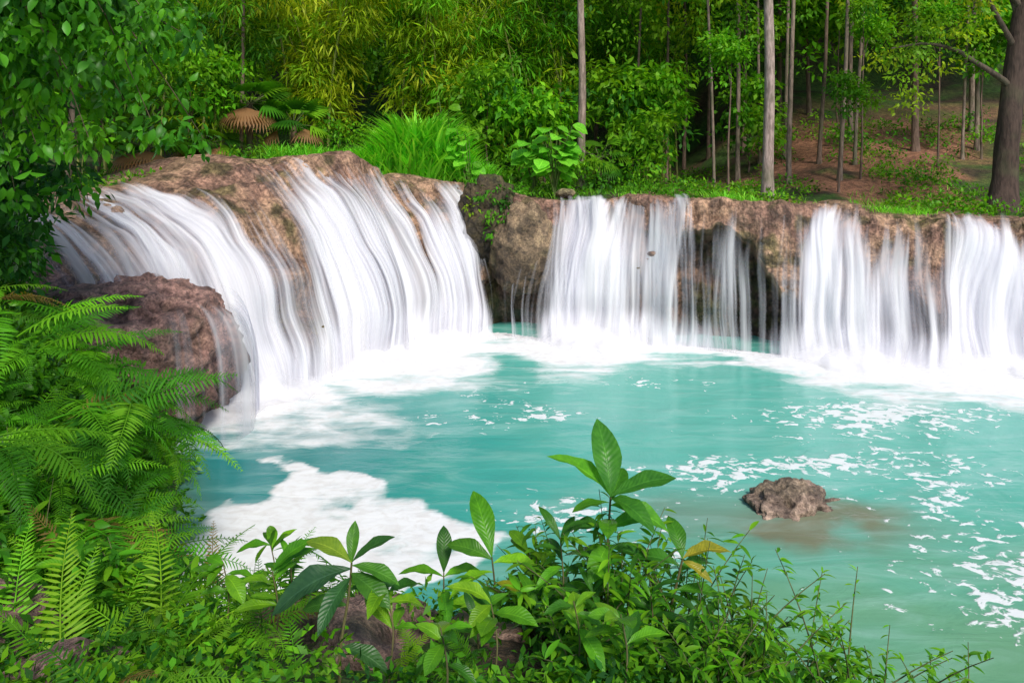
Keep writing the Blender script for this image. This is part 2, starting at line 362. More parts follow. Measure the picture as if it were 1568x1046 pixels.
def ground_mat():
    m, nt, out, N, Lk, M, mixc, noise, ramp = nodes('forest_soil')
    at = N('ShaderNodeAttribute', attribute_name='col'); geo = N('ShaderNodeNewGeometry'); p = geo.outputs['Position']
    n1 = noise(p, 6., 5, .7); n2 = noise(p, 30., 3, .7)
    c = mixc(1.0, at.outputs['Color'], mixc(ramp(n1, .3, .7), (.5, .5, .5), (1.5, 1.45, 1.4)), 'MULTIPLY')
    c = mixc(1.0, c, mixc(ramp(n2, .35, .7), (.6, .6, .6), (1.3, 1.3, 1.3)), 'MULTIPLY')
    b = N('ShaderNodeBsdfPrincipled'); b.inputs['Roughness'].default_value = .95; Lk(c, b.inputs['Base Color'])
    bp = N('ShaderNodeBump'); bp.inputs['Distance'].default_value = .08; Lk(M('ADD', n1, n2), bp.inputs['Height']); Lk(bp.outputs[0], b.inputs['Normal'])
    Lk(b.outputs[0], out.inputs[0]); return m
new_mesh('ground', P3(X, Y, Z), grid_q(len(ys), len(xs)), gc, None, ground_mat())

# ------------------------------------------------------------------ pool
px_ = np.unique(np.round(np.r_[np.arange(-10, 12, .06), np.arange(12, 26, .3)], 3)); py_ = np.unique(np.round(np.r_[np.arange(-4, 2, .3), np.arange(2, 19, .06)], 3))
X, Y = np.meshgrid(px_, py_)
bx = base[::10, :2]; bd = dB[::10]
D = np.full(X.shape, 1e9); W = np.zeros(X.shape); WS = np.zeros(X.shape)
for (a, b), dn in zip(bx, bd):
    d = (X-a)**2+(Y-b)**2; k = d < D; D = np.where(k, d, D); e_ = np.exp(-d/.8); W += e_*dn; WS += e_
D = np.sqrt(D); W = np.where(WS > 1e-6, W/np.maximum(WS, 1e-6), .6)
behind = Y > np.interp(X, base[:, 0], base[:, 1])
ext = .45+(2.9-1.2*ss(-1.5, -3.5, X))*np.clip((W-.40)/.55, 0, 1)
wn = fbm(P3(X*.9, Y*1.6), 4, 121)
foam = 1.35-1.05*np.clip((D+wn*1.3)/ext, 0, 2)
foam = np.where(behind, .75*ss(.3, .9, W), foam)
foam = np.clip(foam, 0, 1.2)
poly = np.array([[-3.35, 10.0], [-2.6, 9.75], [-1.9, 9.2], [-1.5, 8.8], [-.7, 8.45], [.1, 8.15], [-.4, 7.9], [-1.0, 7.5], [-1.6, 6.6], [-2.8, 6.2], [-3.5, 7.6], [-3.6, 8.1], [-3.0, 8.9], [-2.75, 9.5]])
wx = X+fbm(P3(X*1.5, Y*1.5), 5, 131)*.75; wy = Y+fbm(P3(X*1.5, Y*1.5), 5, 141)*.75
ins = np.zeros(X.shape, bool); dm = np.full(X.shape, 9.)
for i in range(len(poly)):
    a = poly[i]; b = poly[(i+1) % len(poly)]
    c = ((a[1] > wy) != (b[1] > wy)) & (wx < (b[0]-a[0])*(wy-a[1])/(b[1]-a[1]+1e-9)+a[0]); ins ^= c
    e = b-a; t = np.clip(((wx-a[0])*e[0]+(wy-a[1])*e[1])/(e@e), 0, 1); dm = np.minimum(dm, np.hypot(wx-a[0]-t*e[0], wy-a[1]-t*e[1]))
sdp = np.where(ins, dm, -dm)
foam = np.maximum(foam, .82*ss(-.14, .12, sdp)+.18*ss(.1, .6, sdp)+.55*fbm(P3(X*2.3, Y*2.3), 4, 161)*ss(-.1, .1, sdp))
def blob(cx, cy, rx, ry, a, ang=0):
    c, s = math.cos(ang), math.sin(ang); u = (X-cx)*c+(Y-cy)*s; v = -(X-cx)*s+(Y-cy)*c
    return a*np.exp(-(u/rx)**2-(v/ry)**2)
fl = blob(2.4, 9.6, 1.4, .55, .52)+blob(3.6, 10.0, 1.6, .35, .34)+blob(5.3, 9.7, 1.3, 1.1, .42)+blob(4.9, 7.9, .9, .9, .36)+blob(5.0, 6.4, 1.0, 1.0, .38)+blob(.4, 8.7, 1.3, .5, .44)+blob(3.2, 7.0, 1.4, .9, .28)+blob(6.4, 7.6, 1.2, 2., .30)+blob(-.5, 12.6, 1.8, .4, .42, -.5)+blob(.4, 11.6, 1.2, .4, .40, .2)+blob(5.5, 11.4, 2.6, .9, .40)+blob(2.5, 13.3, 2.5, .6, .40)+blob(6.5, 12.0, 2.5, .6, .42)+blob(1.2, 8.0, 1.2, .7, .36)+blob(-1.6, 11.6, 1.3, .6, .34)+blob(3.3, 8.9, .9, .35, .4)
c0 = np.array([.04, .38, .33]); c1 = np.array([.14, .52, .42]); c2 = np.array([.17, .37, .20]); c3 = np.array([.026, .25, .25])
pc = c0+(c1-c0)*ss(-2.5, 4.5, X+.35*(Y-8)+wn*1.5)[..., None]
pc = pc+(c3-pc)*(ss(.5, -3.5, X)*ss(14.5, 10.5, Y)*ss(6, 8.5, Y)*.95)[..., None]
pc = pc+(c2-pc)*(ss(9.0, 6.0, Y+wn)*ss(-2, 1.5, X)*.9)[..., None]
br = np.array([.24, .17, .09]); w3 = fbm(P3(X*1.6, Y*2.2), 4, 171); near = np.exp(-((X-3.6+w3*.8)/.95)**2-((Y-8.35+w3*.5)/.42)**2)+.4*np.exp(-((X-2.0+w3)/.9)**2-((Y-8.7)/.5)**2)
pc = pc+(br-pc)*np.clip(near*1.0+w3*.5*near, 0, .8)[..., None]
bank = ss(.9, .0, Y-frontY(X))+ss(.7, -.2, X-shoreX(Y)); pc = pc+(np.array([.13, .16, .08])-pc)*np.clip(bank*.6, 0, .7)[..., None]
def pool_mat():
    m, nt, out, N, Lk, M, mixc, noise, ramp = nodes('turquoise_water')
    at = N('ShaderNodeAttribute', attribute_name='col'); fa = N('ShaderNodeAttribute', attribute_name='foam'); ff = N('ShaderNodeAttribute', attribute_name='fleck')
    geo = N('ShaderNodeNewGeometry'); mp = N('ShaderNodeMapping'); mp.inputs['Scale'].default_value = (.85, 1.1, 1); Lk(geo.outputs['Position'], mp.inputs[0]); p = mp.outputs[0]
    n1 = noise(p, 1.7, 5, .6, .6); n2 = noise(p, 6.5, 3, .55, .7)
    mq = N('ShaderNodeMapping'); mq.inputs['Scale'].default_value = (.45, 1.9, 1); Lk(geo.outputs['Position'], mq.inputs[0]); n5 = noise(mq.outputs[0], 1.5, 4, .6, .8)
    f1 = ramp(M('ADD', fa.outputs['Fac'], M('ADD', M('MULTIPLY', M('SUBTRACT', n1, .5), .8), M('MULTIPLY', M('SUBTRACT', n5, .5), .8))), .22, .85)
    g = M('ADD', ff.outputs['Fac'], M('ADD', M('MULTIPLY', M('SUBTRACT', n2, .5), 1.6), M('MULTIPLY', M('SUBTRACT', n1, .5), 1.3)))
    f2 = M('MULTIPLY', ramp(g, .54, .68), ramp(ff.outputs['Fac'], .04, .16))
    f = M('MAXIMUM', f1, M('MULTIPLY', f2, .9))
    c = at.outputs['Color']
    c = mixc(M('MULTIPLY', ramp(n5, .45, .72), .25), c, (.50, .76, .70))
    c = mixc(M('MULTIPLY', ramp(n5, .45, .28), .30), c, mixc(1.0, c, (.6, .75, .78), 'MULTIPLY'))
    c = mixc(f, c, mixc(ramp(n2, .3, .6), (.82, .80, .78), (.93, .93, .93)))
    b = N('ShaderNodeBsdfPrincipled'); Lk(c, b.inputs['Base Color']); b.inputs['IOR'].default_value = 1.33
    Lk(M('ADD', .14, M('MULTIPLY', f, .6)), b.inputs['Roughness'])
    bp = N('ShaderNodeBump'); bp.inputs['Strength'].default_value = .35; bp.inputs['Distance'].default_value = .05
    Lk(M('ADD', M('MULTIPLY', n5, .8), M('ADD', n1, M('MULTIPLY', f, .5))), bp.inputs['Height']); Lk(bp.outputs[0], b.inputs['Normal'])
    Lk(b.outputs[0], out.inputs[0]); return m
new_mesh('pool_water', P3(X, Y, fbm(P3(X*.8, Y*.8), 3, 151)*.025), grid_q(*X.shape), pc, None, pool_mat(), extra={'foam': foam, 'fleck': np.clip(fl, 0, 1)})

# ------------------------------------------------------------------ boulders
def boulder(name, c, r, seed, col, amp=.32, freq=1.1, sub=5, box=1.0, strata=0., moss=.5):
    bm = bmesh.new(); bmesh.ops.create_icosphere(bm, subdivisions=sub, radius=1)
    v = np.array([x.co[:] for x in bm.verts]); r = np.array(r, float)
    if box != 1: v = np.sign(v)*np.abs(v)**box
    w = v*r; rid = 1-np.abs(fbm(w*freq*1.6+seed*7, 4, seed+1))*3
    d = amp*fbm(w*freq+seed*3.1, 5, seed)+amp*.5*rid+.3*amp*fbm(w*freq*5, 4, seed+3)
    if strata: d = d+strata*fbm(w*[.6, .6, 4.]+seed, 3, seed+5)*(1-np.abs(v[:, 2]).clip(0, 1)**2)
    v = v*(1+d[:, None]); v = v*r
    for x, co in zip(bm.verts, v): x.co = co
    me = bpy.data.meshes.new(name); bm.to_mesh(me); bm.free()
    me.polygons.foreach_set('use_smooth', np.ones(len(me.polygons), bool))
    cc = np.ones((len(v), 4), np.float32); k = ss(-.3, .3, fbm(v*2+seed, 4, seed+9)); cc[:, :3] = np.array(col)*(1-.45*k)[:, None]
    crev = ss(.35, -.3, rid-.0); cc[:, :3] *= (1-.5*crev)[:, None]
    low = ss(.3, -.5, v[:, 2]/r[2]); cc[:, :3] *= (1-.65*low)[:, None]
    mo = ss(.12, .32, fbm(v*1.7+seed, 3, seed+12))[:, None]*moss; cc[:, :3] = cc[:, :3]*(1-mo)+np.array([.07, .09, .02])*mo
    a = me.color_attributes.new('col', 'FLOAT_COLOR', 'POINT'); a.data.foreach_set('color', cc.ravel())
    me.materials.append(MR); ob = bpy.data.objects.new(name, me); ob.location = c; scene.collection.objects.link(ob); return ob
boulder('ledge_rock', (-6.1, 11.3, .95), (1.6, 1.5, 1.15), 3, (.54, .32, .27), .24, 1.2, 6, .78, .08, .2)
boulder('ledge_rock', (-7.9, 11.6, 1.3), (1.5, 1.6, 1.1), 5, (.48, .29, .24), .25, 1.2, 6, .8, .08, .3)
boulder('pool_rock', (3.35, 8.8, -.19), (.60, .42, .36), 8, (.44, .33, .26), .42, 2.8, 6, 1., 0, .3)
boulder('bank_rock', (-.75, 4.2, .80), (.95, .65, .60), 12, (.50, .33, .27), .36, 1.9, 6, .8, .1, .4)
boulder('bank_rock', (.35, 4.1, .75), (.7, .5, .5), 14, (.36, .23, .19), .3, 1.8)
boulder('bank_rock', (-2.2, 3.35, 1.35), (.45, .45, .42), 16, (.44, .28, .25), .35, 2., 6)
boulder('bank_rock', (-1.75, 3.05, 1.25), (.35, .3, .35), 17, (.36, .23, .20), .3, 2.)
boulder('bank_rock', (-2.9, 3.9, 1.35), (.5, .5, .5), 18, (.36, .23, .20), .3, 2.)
boulder('mossy_rock', (-.55, 17.6, 2.5), (.58, .6, .95), 21, (.13, .10, .05), .40, 1.5, 6, .85, .1, .7)
boulder('travertine_outcrop', (.28, 17.25, 1.95), (.70, .65, 1.02), 27, (.40, .29, .18), .22, 1.3, 6, .9, .05, .35)
boulder('streambank_rock', (1.35, 18.6, 3.1), (.24, .2, .13), 23, (.42, .36, .20), .3, 2.4, 4, 1., 0, .2)

# ------------------------------------------------------------------ foliage
def G(*c): return np.array(c)
BRIGHT = [G(.12, .40, .012), G(.20, .47, .015), G(.08, .30, .012)]
YEL = [G(.34, .50, .015), G(.44, .52, .02), G(.20, .42, .015)]
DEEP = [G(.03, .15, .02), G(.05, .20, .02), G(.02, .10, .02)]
MIX = [G(.06, .24, .012), G(.12, .36, .015), G(.035, .15, .012), G(.18, .40, .015)]
NEAR = [G(.05, .22, .01), G(.10, .33, .012), G(.03, .13, .012), G(.14, .38, .015)]
def pick(pal, N, var=.22):
    c = np.array(pal)[rng.integers(0, len(pal), N)]; c2 = np.array(pal)[rng.integers(0, len(pal), N)]; t = rng.random((N, 1))
    return (c*(1-t)+c2*t)*(1+var*rng.standard_normal((N, 1))).clip(.4, 1.7)
def clump(acc, T, centers, rad, per, size, pal, droop=.3, flat=.65, out=.8, var=.18):
    centers = np.atleast_2d(centers); n = len(centers); N = n*per
    cid = np.repeat(np.arange(n), per); rr = np.broadcast_to(rad, (n,))[cid]
    o = unit(rng.standard_normal((N, 3))); o = o*(rng.random((N, 1))**.45); o[:, 2] *= flat
    pos = centers[cid]+o*rr[:, None]
    d = unit(o*out+rng.standard_normal((N, 3))*.45+[0, 0, -droop]); nn = unit(rng.standard_normal((N, 3))*.55+[0, 0, 1.])
    cc = pick(pal, n, .12)[cid]*(1+var*rng.standard_normal((N, 1))).clip(.5, 1.6)
    acc.inst(T, pos, frames(d, nn), size*(.65+.7*rng.random(N)), cc)
def ell_points(n, c, r, shell=.5):
    o = unit(rng.standard_normal((n, 3)))*(shell+(1-shell)*rng.random((n, 1)))**.6; return np.array(c)+o*np.array(r)

ac = Acc()
n = 1150
cx = rng.uniform(-26, 26, n); cy = rng.uniform(29, 38, n); cz = gz(cx, cy, False)+rng.uniform(.2, 1, n)**.8*12
thin = (cx > 2) & (cx < 14) & (cz < 8.2) & (rng.random(n) < .8); k = ~thin
cen = P3(cx, cy, cz)[k]
lf = cen[:, 0] < 3
clump(ac, T_S, cen[lf], 1.35, 100, .34, [G(.14, .38, .015), G(.24, .46, .02), G(.07, .24, .015), G(.34, .48, .02)], .5)
clump(ac, T_S, cen[~lf], 1.35, 100, .34, [G(.06, .26, .015), G(.11, .38, .02), G(.035, .15, .015), G(.24, .46, .02)], .5)
n = 200
cx = rng.uniform(-34, 34, n); cy = rng.uniform(40, 56, n); cz = gz(cx, cy, False)+rng.uniform(0, 7, n)
clump(ac, T_S, P3(cx, cy, cz), 2.4, 60, .75, MIX, .4)
n = 120; cx = rng.uniform(1.5, 19, n); cy = rng.uniform(23, 28.5, n); cz = 7.4+rng.random(n)**.8*4.2+.05*cx
clump(ac, T_S, P3(cx, cy, cz), .8, 75, .20, BRIGHT+YEL+MIX, .5)
n = 34; cx = rng.uniform(9, 19, n); cy = rng.uniform(22.5, 28, n); cz = gz(cx, cy, False)+rng.uniform(.1, .8, n)
clump(ac, T_S, P3(cx, cy, cz), .5, 60, .14, BRIGHT+MIX, .3)
ac.build('distant_forest', MF)

def bamboo(x, y, nc, h, pal, seed, lean=(0, 0), nl=9000):
    e = empty('bamboo_clump'); a = Acc(); l = Acc(); z0 = float(gz(x, y)); tips = []
    for i in range(nc):
        th = rng.uniform(0, 2*PI); sp = rng.uniform(.15, .6); L = h*rng.uniform(.7, 1.1)
        t = np.linspace(0, 1, 14)[:, None]; dirv = np.array([math.cos(th)+lean[0], math.sin(th)*.7+lean[1], 0])
        p0 = np.array([x+rng.normal(0, .5), y+rng.normal(0, .5), z0-.2])
        p = p0+np.array([0, 0, 1.])*L*(t-.22*t**3)+dirv*L*sp*(t**2.2)*.8
        a.tube(p, np.linspace(.045, .01, 14), G(.26, .30, .07)*rng.uniform(.6, 1.2), 6)
        for j in range(10):
            tt_ = rng.uniform(.22, 1.); idx = tt_*13; i0 = int(min(idx, 12)); q_ = p[i0]+(p[i0+1]-p[i0])*(idx-i0)
            tips.append(q_+rng.normal(0, .35, 3)*[1, 1, .5])
    tips = np.array(tips); per = max(10, nl//len(tips))
    clump(l, T_N, tips, .75, per, .36, pal, .55, .6, .9)
    a.build('culms', MB, e); l.build('leaves', MF, e)
bamboo(-6.2, 24, 16, 9.5, YEL, 1, (-.1, -.3), 12000)
bamboo(-9.6, 23, 12, 9, MIX+YEL[:1], 2, (0, -.3), 8000)
bamboo(-2.6, 25, 18, 10, YEL+BRIGHT[:1], 3, (0, -.2), 12000)
bamboo(1.2, 26.5, 18, 10.5, BRIGHT+YEL[:1], 4, (-.3, -.2), 10000)
bamboo(5.2, 28, 16, 11, BRIGHT+YEL[:1], 5, (-.5, -.1), 8000)
bamboo(-13.5, 24, 12, 9, MIX, 6, (0, -.2), 7000)

def crown_mesh(name, pal, r, n, per, size):
    a = Acc(); clump(a, T_S, ell_points(n, (0, 0, 0), r, .35), .55, per, size, pal, .4)
    ob = a.build(name, MF); me = ob.data; bpy.data.objects.remove(ob); return me
CR = [crown_mesh('crown_a', BRIGHT, (1.7, 1.7, 1.3), 40, 60, .26), crown_mesh('crown_b', MIX, (1.8, 1.8, 1.2), 40, 60, .26), crown_mesh('crown_c', YEL+BRIGHT, (1.6, 1.6, 1.4), 40, 60, .24)]
SAP = [crown_mesh('sapling_crown_a', BRIGHT, (.75, .75, .8), 16, 45, .20), crown_mesh('sapling_crown_b', MIX, (.8, .8, .7), 16, 45, .20)]
def tree(name, x, y, h, r, lean=(0, 0), bark=(.30, .25, .22), crowns=3, cr=CR, cs=1.0, spread=1.6, wig=.12, branch=True):
    z0 = float(gz(x, y))-.3; e = empty(name, (x, y, z0)); a = Acc()
    t = np.linspace(0, 1, 22); p = P3(lean[0]*t**1.3+wig*fbm(P3(t*3, x, 0), 2, 3), lean[1]*t, h*t)
    rad = r*(1-.55*t)+r*.7*np.exp(-t*h/.35)
    a.tube(p, rad, G(*bark), 12, .12)
    for i in range(crowns):
        th = i*2.4+x; s = cs*rng.uniform(.8, 1.2); pos = np.array([lean[0]+math.cos(th)*spread*cs*(i > 0), lean[1]+math.sin(th)*spread*cs*(i > 0), h+rng.uniform(-.2, .9)*cs])
        me = cr[int(rng.integers(len(cr)))]; o = bpy.data.objects.new('crown_%d' % i, me); scene.collection.objects.link(o); o.parent = e
        o.location = pos; o.scale = (s, s, s); o.rotation_euler = (0, 0, rng.uniform(0, 6.28))
        if branch:
            b0 = p[15]+(p[-1]-p[15])*rng.random(); tb = np.linspace(0, 1, 7)[:, None]
            a.tube(b0+(pos-b0)*tb+np.array([0, 0, .3])*np.sin(tb*PI), np.linspace(r*.4, r*.12, 7), G(*bark), 6)
    a.build('trunk', MB, e); return e
PALE = (.40, .31, .28); GREY = (.25, .19, .15); BRN = (.18, .12, .09)
tree('forest_tree', 2.12, 22, 12.5, .13, (-.25, 0), (.30, .23, .19), 3)
tree('forest_tree', 6.95, 20, 12.0, .16, (-.15, 0), PALE, 3)
for (x, y, r, ln, b) in [(6.3, 23, .05, -.5, GREY), (7.6, 25, .08, .1, GREY), (8.6, 23, .08, .35, GREY), (9.6, 26, .07, .2, GREY), (10.2, 24.5, .07, .6, BRN), (10.0, 22.5, .07, .5, GREY), (12.3, 27, .09, .5, GREY), (13.6, 25, .12, -.1, BRN), (5.4, 26, .06, .2, BRN), (12.0, 30, .09, 0, BRN), (15.7, 25, .08, .3, GREY), (9.1, 29, .09, .2, BRN), (7.0, 30, .08, 0, BRN), (4.2, 25, .05, .4, BRN), (16.8, 27, .12, .4, GREY), (11.2, 31, .1, 0, BRN), (8.2, 31, .08, .2, BRN), (-7.9, 21.5, .06, .3, BRN), (3.4, 30, .08, .1, BRN), (11.1, 24, .06, .9, GREY), (8.9, 26.5, .06, -.3, GREY), (14.6, 24, .05, .5, GREY)]:
    tree('slender_tree', x, y, rng.uniform(11, 13), r, (ln, 0), b, 2, CR, .8)
for (x, y, h, s) in [(6.0, 20.5, 3.6, .8), (9.4, 21.3, 3.0, .6), (10.6, 22.5, 4.6, .8), (13.2, 23, 4.2, .8), (-8.6, 19.5, 2.4, 1.1), (-10.6, 19, 3, 1.4), (3.6, 22.5, 1.2, 1.0), (4.5, 23.5, 2.2, 1.1), (12.3, 28, 4, 1.8), (1.0, 23, 1.8, 1.4), (-.8, 22.5, 2.0, 1.2), (3.2, 24.5, 3.0, 1.5), (8.3, 26, 2, 1.2), (15.2, 24, 3.5, 1.2), (-11.8, 17.0, 3, 1.6), (-9.8, 16.4, 2.6, 1.3)]:
    tree('sapling_tree', x, y, h, .035, (.1, 0), BRN, 2, SAP, s, .55, .1, True)
e = empty('shade_tree'); a = Acc(); l = Acc(); z0 = float(gz(11.8, 17.6))
t = np.linspace(0, 1, 24); p = P3(11.65+.55*t+.9*t**3, 17.6, z0-.3+8.5*t)
a.tube(p, .27*(1-.4*t)+.35*np.exp(-t*8.5/.4), G(.07, .045, .035), 16, .25)
for (dx, dy, dz, hh) in [(-3.0, -.3, .9, 3.6), (-2.0, -.8, 1.9, 4.2), (-1.2, .5, 2.8, 5.0), (2.2, -.6, 2.0, 3.9), (1.0, .9, 3.2, 6), (-2.8, .6, 2.6, 5.2), (3, .6, 2.5, 5.5)]:
    i0 = int(hh/8.5*23); b0 = p[i0]; tb = np.linspace(0, 1, 10)[:, None]; bp_ = b0+np.array([dx, dy, dz])*tb+np.array([0, 0, .35])*np.sin(tb*PI)+fbm(np.c_[tb*4, tb*0+dx, tb*0], 2, 3)[:, None]*.15
    a.tube(bp_, np.linspace(.08, .015, 10), G(.10, .075, .055), 8, .2)
    clump(l, T_S, bp_[rng.integers(4, 10, 16)]+rng.normal(0, .45, (16, 3)), .5, 60, .13, YEL+[G(.16, .36, .02)], .5)
a.build('trunk', MB, e); l.build('foliage', MF, e)

e = empty('overhanging_tree'); a = Acc(); l = Acc()
t = np.linspace(0, 1, 16); p = P3(-6.6+.4*t, 7.6-.2*t, float(gz(-6.6, 7.6))-.3+6.5*t); a.tube(p, .22*(1-.5*t), G(.12, .09, .06), 12, .2)
tips = []
for i in range(56):
    b0 = p[rng.integers(4, 16)]; end = np.array([rng.uniform(-5.8, -3.2), rng.uniform(5.9, 8.2), 0]); fx = (end[0]+5.8)/2.55
    end[2] = rng.uniform(3.4+.95*fx, 6.6-.2*fx)
    tb = np.linspace(0, 1, 12)[:, None]; q_ = b0+(end-b0)*tb+np.array([0, 0, .45])*np.sin(tb*PI)+np.array([0, 0, -.2])*tb**3
    a.tube(q_, np.linspace(.028, .004, 12), G(.12, .10, .05), 5); tips.append(q_[5:])
tips = np.concatenate(tips)
clump(l, T_M, tips+rng.normal(0, .10, tips.shape), .28, 34, .12, [G(.06, .25, .015), G(.15, .44, .015), G(.035, .15, .015), G(.08, .30, .015)], .7, .7, .8)
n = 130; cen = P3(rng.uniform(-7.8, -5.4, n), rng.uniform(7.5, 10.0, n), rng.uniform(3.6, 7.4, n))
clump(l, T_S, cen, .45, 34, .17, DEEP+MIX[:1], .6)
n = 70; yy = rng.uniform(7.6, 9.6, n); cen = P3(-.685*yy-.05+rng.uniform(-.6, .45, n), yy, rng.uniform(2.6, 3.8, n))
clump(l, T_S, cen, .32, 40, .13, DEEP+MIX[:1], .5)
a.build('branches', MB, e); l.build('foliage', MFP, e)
e = empty('riverside_tree'); a = Acc(); l = Acc(); z0 = float(gz(-9.6, 15.8)); t = np.linspace(0, 1, 12)
p = P3(-9.6+.8*t, 15.8, z0-.2+6*t); a.tube(p, .12*(1-.5*t), G(.12, .09, .07), 10, .2)
clump(l, T_S, ell_points(100, (-8.9, 15.8, 7.2), (2.3, 1.5, 1.9), .2), .45, 75, .15, BRIGHT, .5)
clump(l, T_S, ell_points(50, (-11.4, 14.6, 5.8), (1.6, 1.5, 1.9), .2), .45, 70, .16, MIX, .5)
a.build('trunk', MB, e); l.build('foliage', MF, e)

# ---- ferns
T_P = leaf_t(4, .075, .5, .25, 0, (-1, 0, 1), .6, .8)
def frond_t(arch, npn=26, w=.20, sway=0.):
    A = Acc(); t = np.linspace(0, 1, 14); y = np.sin(arch*t)/arch; z = -(1-np.cos(arch*t))/arch
    A.tube(P3(sway*t**2, y, z), np.linspace(.008, .002, 14), G(1, 1, 1), 4)
    pos = []; d = []; nn = []; sc = []
    for i in range(npn):
        ti = .16+.83*(i/(npn-1))**.92; c0_ = np.array([sway*ti**2, math.sin(arch*ti)/arch, -(1-math.cos(arch*ti))/arch])
        tang = unit(np.array([2*sway*ti, math.cos(arch*ti), -math.sin(arch*ti)])); up = np.array([0, math.sin(arch*ti), math.cos(arch*ti)])
        u_ = (ti-.16)/.84; L = w*(1-u_)**.75*min(1, .55+u_*3)+.015
        for sd_ in (-1, 1):
            dr = unit(np.array([sd_*1., 0, 0])+tang*(.30+.5*u_)+up*rng.normal(.05, .12))
            pos.append(c0_); d.append(dr); nn.append(up+rng.normal(0, .18, 3)); sc.append([L*.62+.03, L*rng.uniform(.85, 1.1), L])
    pos = np.array(pos); A.inst(T_P, pos, frames(np.array(d), np.array(nn)), np.array(sc), np.ones((len(pos), 3))*(1+.12*rng.standard_normal((len(pos), 1))))
    return np.concatenate(A.v), np.concatenate(A.q), np.concatenate(A.u)
FR = [frond_t(.7, 26, .20, .1), frond_t(1.1, 28, .18, -.1), frond_t(1.5, 30, .22, .05), frond_t(.9, 24, .17, 0), frond_t(1.3, 26, .2, .15)]
def fern(name, x, y, z, nf, L, pal, tilt=(0, 0), el=(25, 70), azc=None, azs=PI):
    A = Acc()
    for i in range(nf):
        az = rng.uniform(0, 2*PI) if azc is None else azc+rng.uniform(-azs, azs); ee = math.radians(rng.uniform(*el))
        d = np.array([[math.cos(az)*math.cos(ee)+tilt[0], math.sin(az)*math.cos(ee)+tilt[1], math.sin(ee)]]); n_ = np.array([[-math.cos(az)*math.sin(ee), -math.sin(az)*math.sin(ee), math.cos(ee)]])+rng.normal(0, .3, (1, 3))
        T = FR[int(rng.integers(len(FR)))]; c = pick(pal, 1, .2)
        if rng.random() < .04: c = np.array([[.26, .18, .05]])
        A.inst(T, np.array([[x, y, z]])+rng.normal(0, .06, (1, 3)), frames(d, n_), np.array([L*rng.uniform(.6, 1.2)]), c)
    return A.build(name, MF)
FG = [G(.09, .36, .012), G(.055, .22, .012), G(.16, .46, .015), G(.035, .15, .012)]; FY = [G(.28, .52, .02), G(.18, .44, .02)]
for i in range(38):
    y = rng.uniform(4.6, 7.8); x = shoreX(y)-rng.uniform(.3, 2.0); z = float(gz(x, y))+rng.uniform(-.15, .35)
    fern('fern', x, y, z, 8, rng.uniform(.5, .85), FG if rng.random() < .7 else FG+FY, (.2, -.15))
for (x, y, z) in [(-3.5, 5.8, 2.1), (-3.7, 6.3, 2.3), (-3.4, 5.4, 1.8), (-3.9, 6.0, 2.6), (-4.2, 6.6, 2.7), (-3.2, 6.2, 1.8), (-3.0, 5.2, 1.5), (-2.6, 4.9, 1.4), (-4.5, 6.3, 2.9), (-3.5, 5.0, 2.2), (-3.15, 6.0, 2.05), (-3.3, 6.6, 1.7)]:
    fern('fern', x, y, z, 9, .9, FG+FY[1:], (.35, -.1), (5, 50), -.2, 1.2)
for (x, y, L) in [(-2.3, 4.3, .8), (-1.9, 4.7, .75), (-1.55, 3.6, .6), (-2.6, 3.9, .8), (-1.3, 5.0, .6), (-.95, 5.1, .55), (-1.9, 3.9, .8), (-2.2, 3.5, .7), (-.3, 5.0, .45), (1.55, 4.3, .5), (.25, 4.95, .45), (-2.9, 4.6, .9), (-1.6, 4.4, .7), (1.75, 4.0, .5), (-1.55, 2.9, .6), (-.6, 5.15, .5), (-1.15, 4.7, .6), (-.5, 3.6, .4), (-1.45, 4.0, .6), (-1.1, 3.6, .45), (-.2, 3.75, .4), (-1.0, 4.85, .55), (-.1, 4.75, .4)]:
    fern('fern', x, y, float(gz(x, y))+.05, 8, L, FG+FY+FY, (0, 0), (20, 75))

# ---- undergrowth masses
ac = Acc()
n = 800; y = rng.uniform(3.2, 10, n); x = shoreX(y)-rng.uniform(-.05, 3.6, n); z = gz(x, y)+rng.uniform(0, .4, n)
clump(ac, T_S, P3(x, y, z), .26, 30, .085, NEAR, .2)
n = 750; y = rng.uniform(4.4, 8.5, n); x = shoreX(y)-rng.uniform(.3, 3.2, n); z = gz(x, y)+rng.uniform(.0, .6, n)
clump(ac, T_M, P3(x, y, z), .25, 16, .10, NEAR+[G(.09, .3, .02)], .3)
ac.build('bank_undergrowth', MFP)
ac = Acc()
n = 1600; x = rng.uniform(-3, 3.0, n); y = frontY(x)-rng.uniform(-.08, 2.6, n)
mask = ~((x > -1.55) & (x < .25) & (y < 4.6) & (y > 3.5) & (rng.random(n) < .88))
x, y = x[mask], y[mask]; clump(ac, T_S, P3(x, y, gz(x, y)+rng.uniform(0, .22, len(x))), .15, 26, .055, MIX+BRIGHT+DEEP, .1)
ac.build('ground_cover', MF)

